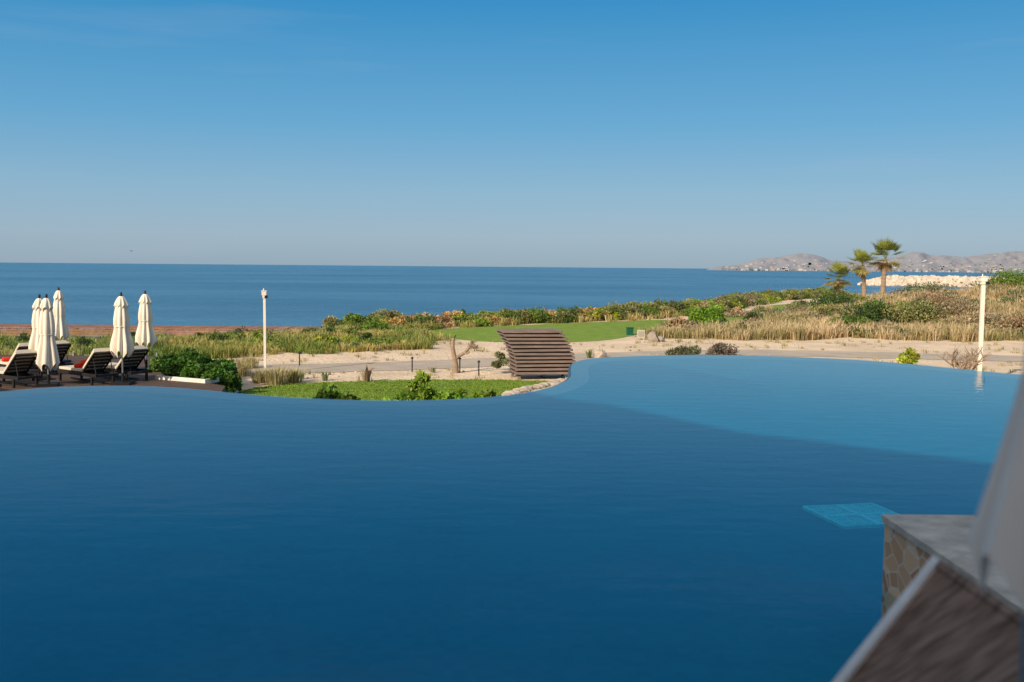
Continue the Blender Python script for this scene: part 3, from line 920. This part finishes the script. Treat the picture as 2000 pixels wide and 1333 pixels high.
# ornamental grass clumps, agaves
def grass_clump(u, v, h, sp, c, nb=160, name="ornamental_grass", w=.02):
    S = Soup(); q = site(u, v, -1.8)
    blades(S, np.array([[q.x, q.y, tz(q.x, q.y)]]), nb, np.array([h]), sp, w, np.array([c]), np.array([c]) * 1.2, lean=(.15, .95))
    S.build(name, M_GRASS)
for (u, v, h, sp) in [(540, 752, .75, .35), (512, 748, .6, .28), (575, 748, .6, .25), (470, 735, .7, .3), (447, 741, .6, .3), (488, 720, .6, .3)]:
    grass_clump(u, v, h, sp, (.42, .36, .17), 260)
def agave(u, v, h, c=(.28, .32, .17), nb=22):
    S = Soup(); q = site(u, v, -1.8)
    blades(S, np.array([[q.x, q.y, -1.8]]), nb, np.array([h]), .08, .075, np.array([c]), np.array([c]) * 1.1, lean=(.1, .8))
    S.build("agave_plant", M_LEAF)
for a in [(635, 744, .42), (716, 746, .68, (.40, .27, .19), 30), (588, 741, .4), (1150, 700, .5, (.22, .27, .11)), (1175, 698, .45, (.22, .27, .11)), (1020, 712, .4), (845, 728, .25)]:
    agave(*a)

# branching bare shrubs
def bare_tree(name, x, y, z, h, segs, r0, seed, twigs=False, col=M_BARK, leafc=None):
    rr = random.Random(seed); b = MB(); tips = []
    def grow(p, d, L, r, lev):
        pts = [p]; rads = [r]
        for k in range(3):
            d = (d + Vector((rr.uniform(-.25, .25), rr.uniform(-.25, .25), rr.uniform(-.05, .2)))).normalized()
            p = p + d * L / 3; pts.append(p); rads.append(r * (1 - .12 * (k + 1)))
        b.tube(pts, rads, 7, 0)
        if lev == 0: tips.append(p); return
        for k in range(rr.choice([2, 3]) if not twigs else 4):
            a = rr.uniform(0, 6.28)
            nd = (d * .7 + Vector((math.cos(a), math.sin(a), rr.uniform(.1, .5))) * .75).normalized()
            grow(p, nd, L * rr.uniform(.55, .85), r * .62, lev - 1)
    grow(Vector((0, 0, 0)), Vector((.1, 0, 1)), h * .45, r0, segs)
    ob = b.build(name, [col], (x, y, z))
    return ob, tips
q = site(889, 729, -1.8)
tb_ = MB()
tb_.tube([(0, 0, -.05), (.02, 0, .25), (-.03, 0, .55), (-.10, .02, .9), (-.08, 0, 1.22), (.02, 0, 1.34)], [.13, .10, .085, .075, .06, .03], 9)
tb_.tube([(-.02, 0, .5), (.15, .05, .62), (.33, 0, .72), (.48, .04, .90), (.62, 0, .98), (.75, .02, .9)], [.075, .06, .055, .05, .045, .02], 8)
tb_.tube([(.46, .04, .88), (.50, .02, 1.02), (.62, 0, 1.08)], [.04, .035, .02], 7)
tb_.tube([(-.1, .02, .9), (-.2, 0, 1.05), (-.18, 0, 1.2)], [.05, .035, .015], 7)
tb_.tube([(.33, 0, .72), (.42, -.08, .70), (.52, -.1, .76)], [.045, .03, .015], 7)
for (ax, az_) in [(.75, .9), (.62, 1.08), (.6, .97)]:
    for k in range(26):
        a = random.uniform(0, 6.28); e = random.uniform(-.4, 1.2)
        dd = Vector((math.cos(a) * math.cos(e), math.sin(a) * math.cos(e), math.sin(e))) * random.uniform(.08, .2)
        tb_.tube([(ax, 0, az_), (ax + dd.x, dd.y, az_ + dd.z)], [.012, .004], 4)
tb_.build("bare_tree", [M_BARK], (q.x, q.y, -1.8))
bare_tree("desert_shrub", bearing(1887, 29), 29, -1.8, 1.35, 3, .05, 5, twigs=True)
bare_tree("desert_shrub", bearing(1868, 29.6), 29.6, -1.8, 1.4, 3, .045, 9, twigs=True)

# ------------------------------------------------------------------ palms
def palm(x, y, z, H, cr_, seed, lean=0.0):
    rr = random.Random(seed); rg = np.random.default_rng(seed)
    b = MB(); pts = []; rads = []
    for i in range(26):
        k = i / 25
        pts.append((lean * k * k, 0, H * k)); rads.append((.26 - .07 * k) * (1 + (.10 if i % 2 else 0)) + (.12 * (1 - k) ** 8))
    b.tube(pts, rads, 12, 0, smooth=False)
    tr_ = b.build("trunk", [mat("palm_bark", (.34, .25, .17), (.20, .145, .10), 4, .95, .6, 12)])
    S = Soup()
    top = np.array([lean, 0, H])
    def frond(az, el, L, c, dead=False):
        d = np.array([math.cos(az) * math.cos(el), math.sin(az) * math.cos(el), math.sin(el)])
        side = np.array([-math.sin(az), math.cos(az), 0.]); up = np.cross(d, side) * -1
        base = top; hub = top + d * L * .5
        V = [base - side * .02, base + side * .02, hub + side * .015, hub - side * .015]
        S.add(np.array(V), np.array([[0, 1, 2], [0, 2, 3]]), np.tile(np.array(c), (4, 1)))
        nl = 13
        vs = []; ts = []; cs = []
        for i in range(nl):
            a = math.radians(-72 + 144 * i / (nl - 1))
            dd = d * math.cos(a) + side * math.sin(a)
            ll = L * .62 * (1 - .3 * abs(a) / 1.3) * rr.uniform(.85, 1.2)
            droop = -.16 * ll if not dead else -.5 * ll
            m_ = hub + dd * ll * .55 + up * .05 + np.array([0, 0, droop * .15])
            t_ = hub + dd * ll + np.array([0, 0, droop])
            w = np.cross(dd, up); w = w / np.linalg.norm(w) * L * .028
            o = len(vs)
            vs += [hub, m_ - w, m_ + w, t_]
            ts += [[o, o + 1, o + 2], [o + 1, o + 3, o + 2]]
            cc = np.array(c) * rr.uniform(.7, 1.25); cs += [cc] * 4
        S.add(np.array(vs), np.array(ts), np.array(cs))
    for i in range(40):
        el = math.radians(rr.uniform(-28, 85)); az = rr.uniform(0, 6.283)
        c = (.25, .28, .055) if el > 0 else (.31, .27, .08)
        frond(az, el, cr_ * rr.uniform(.8, 1.15), c)
    for i in range(18):
        frond(rr.uniform(0, 6.283), math.radians(rr.uniform(-80, -35)), cr_ * rr.uniform(.45, .68), (.32, .22, .11), True)
    cr2 = S.build("crown", M_LEAF)
    e = bpy.data.objects.new("palm_tree", None); scene.collection.objects.link(e)
    e.location = (x, y, z)
    tr_.parent = e; cr2.parent = e
for (u, v, y, cr_, sd, ln_) in [(1726, 506, 105, 2.05, 1, .15), (1690, 519, 106, 1.8, 2, -.3), (1637, 545, 104, 1.75, 3, .1)]:
    x = bearing(u, y); z = tz(x, y)
    palm(x, y, z, level(u, v, y) - z, cr_, sd, ln_)

# ------------------------------------------------------------------ small site furniture
def bollard(u, v):
    q = site(u, v, -1.8); b = MB()
    b.tube([(0, 0, 0), (0, 0, .48)], .022, 8, 0); b.tube([(0, 0, .48), (0, 0, .50), (0, 0, .55)], [.05, .06, .02], 10, 0)
    b.build("path_light", [M_BLACK], (q.x, q.y, -1.8))
for (u, v) in [(805, 727), (898, 728), (935, 735), (585, 715)]: bollard(u, v)
q = site(1230, 655, -1.8); b = MB()
b.box((0, 0, .2), (.34, .3, .4), None, 0); b.box((0, 0, .42), (.4, .36, .06), None, 0); b.box((0, -.16, .28), (.2, .02, .08), None, 0)
b.build("green_tee_box", [M_GREENBOX], q, .1, bevel=.015)
q = site(1252, 664, -1.8); b = MB()
b.box((0, 0, .3), (.42, .12, .45), None, 0); b.box((-.15, 0, .05), (.06, .1, .2), None, 0); b.box((.15, 0, .05), (.06, .1, .2), None, 0); b.box((0, -.07, .32), (.3, .015, .26), None, 1)
b.build("tee_sign", [mat("sign_post_paint", (.42, .38, .32), None, 4, .7), mat("sign_face", (.3, .28, .25), None, 9, .6)], q, -.2, bevel=.01)
def rock(b, c, s, seed, m=0, sub=2):
    bm = bmesh.new(); bmesh.ops.create_icosphere(bm, subdivisions=sub, radius=1)
    rr = random.Random(seed); k = [Vector((rr.uniform(-1, 1), rr.uniform(-1, 1), rr.uniform(-1, 1))).normalized() for _ in range(7)]; dd = [rr.uniform(.55, .85) for _ in k]
    vs = []
    for v in bm.verts:
        p = v.co.copy()
        for n_, d_ in zip(k, dd):
            e = p.dot(n_) - d_
            if e > 0: p -= n_ * e
        vs.append((c[0] + p.x * s[0], c[1] + p.y * s[1], c[2] + p.z * s[2]))
    fs = [tuple(v.index for v in f.verts) for f in bm.faces]
    bm.free(); b.add(vs, fs, m)
b = MB(); rock(b, (0, 0, .15), (.4, .35, .42), 3); rock(b, (.4, .1, .1), (.25, .3, .22), 4); q = site(1275, 668, -1.8); b.build("boulder", [mat("grey_rock", (.38, .33, .27), (.24, .2, .17), 2.5, .9, .6, 8)], q)
b = MB(); rock(b, (0, 0, .12), (.3, .3, .22), 8); q = site(1172, 700, -1.8); b.build("boulder", [M_ROCK], q)
b = MB(); rock(b, (0, 0, .2), (.7, .5, .45), 9); b.build("boulder", [M_ROCK], (bearing(1215, 77), 77, -1.7))
b = MB()
for k in range(26):
    s_ = k / 25; u = 990 + 118 * s_; v = 775 - 30 * s_ ** .8
    q = site(u, v, -1.8); rock(b, (q.x, q.y, -1.78), (random.uniform(.18, .3), random.uniform(.15, .25), random.uniform(.08, .14)), k + 20)
b.build("stone_edging", [M_ROCK])
b = MB()
for k in range(220):
    u = random.uniform(480, 1960); q = site(u, random.uniform(672, 742), -1.8); s_ = random.uniform(.02, .08)
    rock(b, (q.x, q.y, -1.79), (s_, s_, s_ * .6), k, sub=1)
b.build("pebbles", [M_ROCK])
# beach litter low plants over the sand
S = Soup()
P = scatter(2600, -14, 34, 31, 56, lambda x, y: (np.abs(y - np.interp(x, [q.x for q in rc], [q.y for q in rc])) > 1.9) & (wav(x * 2, y * 2) > .1) & ~inside(x, y, near_poly) & ~inside(x, y, fair))
n = len(P); blades(S, P, 12, rng.uniform(.06, .26, n), .14, .02, np.tile([.38, .33, .15], (n, 1)) * rng.uniform(.6, 1.2, (n, 1)))
S.build("sparse_grass", M_GRASS)
b = MB(); b.tube([(0, 0, -1), (0, 0, .5)], .06, 8); b.tube([(0, 0, .5), (0, 0, .56)], .08, 8)
b.build("marker_post", [M_SLAT], (bearing(674, 62), 62, level(674, 620, 62) - .5))
y_ = 106; x_ = bearing(1435, y_); b = MB()
for sx in (-.3, .3):
    for sy in (-.25, .25): b.box((sx, sy, .25), (.06, .06, .5), None, 0)
b.box((0, 0, .5), (.7, .6, .06), None, 0); b.box((0, .28, .85), (.7, .05, .6), None, 0)
b.build("white_chair", [M_WHITE], (x_, y_, level(1435, 588, y_) - .6))

# ------------------------------------------------------------------ breakwater
b = MB()
for k in range(2300):
    s_ = random.random(); u = 1688 + 520 * s_
    y = 520 - 70 * s_; x = bearing(u, y)
    w = min(1, s_ * 8 + .3)
    t_ = random.uniform(-1, 1)
    top = (1 - abs(t_)) * 4.9 * w
    r = random.uniform(.7, 1.7)
    rock(b, (x + random.uniform(-1, 1), y + t_ * 7, -6 + top * .95), (r * 1.2, r, r * .8), k, sub=1)
b.build("breakwater_rocks", [mat("jetty_rock", (.66, .57, .46), (.40, .34, .28), .3, .95)])
b = MB()
b.prism([(bearing(1860, 560), 560), (bearing(2300, 560), 560), (bearing(2300, 900), 900), (bearing(1860, 800), 800)], -7, -3.2)
b.build("spit_land", [M_SAND])

# ------------------------------------------------------------------ distant hills and town
rid = [(1380, 527), (1400, 522), (1440, 518), (1480, 506), (1520, 503), (1560, 496), (1590, 499), (1620, 509), (1660, 511), (1700, 509), (1760, 501), (1800, 494), (1830, 500), (1870, 504), (1920, 498), (1960, 493), (2010, 491), (2100, 489), (2300, 482), (2700, 470)]
us = np.arange(1380, 2700, 3.0); nt_ = 40
ru = np.interp(us, [a[0] for a in rid], [a[1] for a in rid])
V = []; 
def fbm(a, b_):
    v = 0
    for o in range(6):
        f = 2 ** o
        v = v + np.sin(a * f * 1.7 + 1.9 * np.sin(b_ * f * 1.3 + o) + o * 2.1) * np.sin(b_ * f * 1.9 + 1.7 * np.sin(a * f * 1.1 + o * 3)) / f ** .9
    return v
town = MB()
for j in range(nt_):
    tt = j / (nt_ - 1)
    d = 4600 + 2400 * tt
    dx = np.array([bearing(u, d) for u in us])
    zr = np.array([level(u, v, 6200) for u, v in zip(us, ru)]) + 6
    shape = np.sin(min(tt / .66, 1) * math.pi / 2) ** 1.6 if tt < .66 else 1 - ((tt - .66) / .34) ** 2 * .9
    a = us / 40.0; nn_ = fbm(a, tt * 4)
    z = -6.5 + np.maximum(zr, 0) * shape * (1 + .24 * nn_ * (1 - abs(shape) ** 6)) + 2.5 * nn_ * shape * (zr > 5)
    V.append(np.stack([dx, np.full(len(us), d), z], -1))
V = np.stack(V); nxh = len(us)
ii = (np.arange(nt_ - 1)[:, None] * nxh + np.arange(nxh - 1)[None]).ravel()
T = np.concatenate([np.stack([ii, ii + 1, ii + nxh + 1], 1), np.stack([ii, ii + nxh + 1, ii + nxh], 1)])
M_HILL = mat("hazy_hillside", (.35, .325, .335), (.255, .28, .32), .012, .95, detail=10)  # pale bluish base colours carry the aerial haze
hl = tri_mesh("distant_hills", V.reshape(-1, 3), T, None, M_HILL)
hl.data.polygons.foreach_set('use_smooth', np.ones(len(T), bool))
for k in range(560):
    j = min(int(abs(random.gauss(0, 7))), 24); i = random.randrange(10, 330)
    p = V[j, i]
    if p[2] < -7: continue
    w = random.uniform(5, 15); h = random.uniform(3.5, 8)
    if random.random() < .05: w *= 2.4; h *= 1.8
    town.box((p[0], p[1], max(p[2], -6) + h / 2), (w, 10, h), None, random.choice([0, 1, 1, 2, 2]))
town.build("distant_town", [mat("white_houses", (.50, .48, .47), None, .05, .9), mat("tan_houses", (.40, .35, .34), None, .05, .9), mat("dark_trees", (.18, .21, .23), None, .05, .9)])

# bird over the sea
b = MB()
b.tube([(-.2, 0, 0), (-.09, 0, .02), (.06, 0, .02), (.17, 0, .03), (.24, 0, .02)], [.01, .05, .05, .03, .01], 8)
for s_ in (-1, 1):
    b.add([(.07, 0, .03), (-.07, 0, .03), (-.03, .32 * s_, .12), (.07, .3 * s_, .12), (-.12, .62 * s_, .05)], [(0, 1, 2, 3), (3, 2, 4)])
b.build("seabird", [mat("bird_feathers", (.08, .08, .08), None, 5, .8)], (bearing(257, 170), 170, level(257, 491, 170)), 1.0)
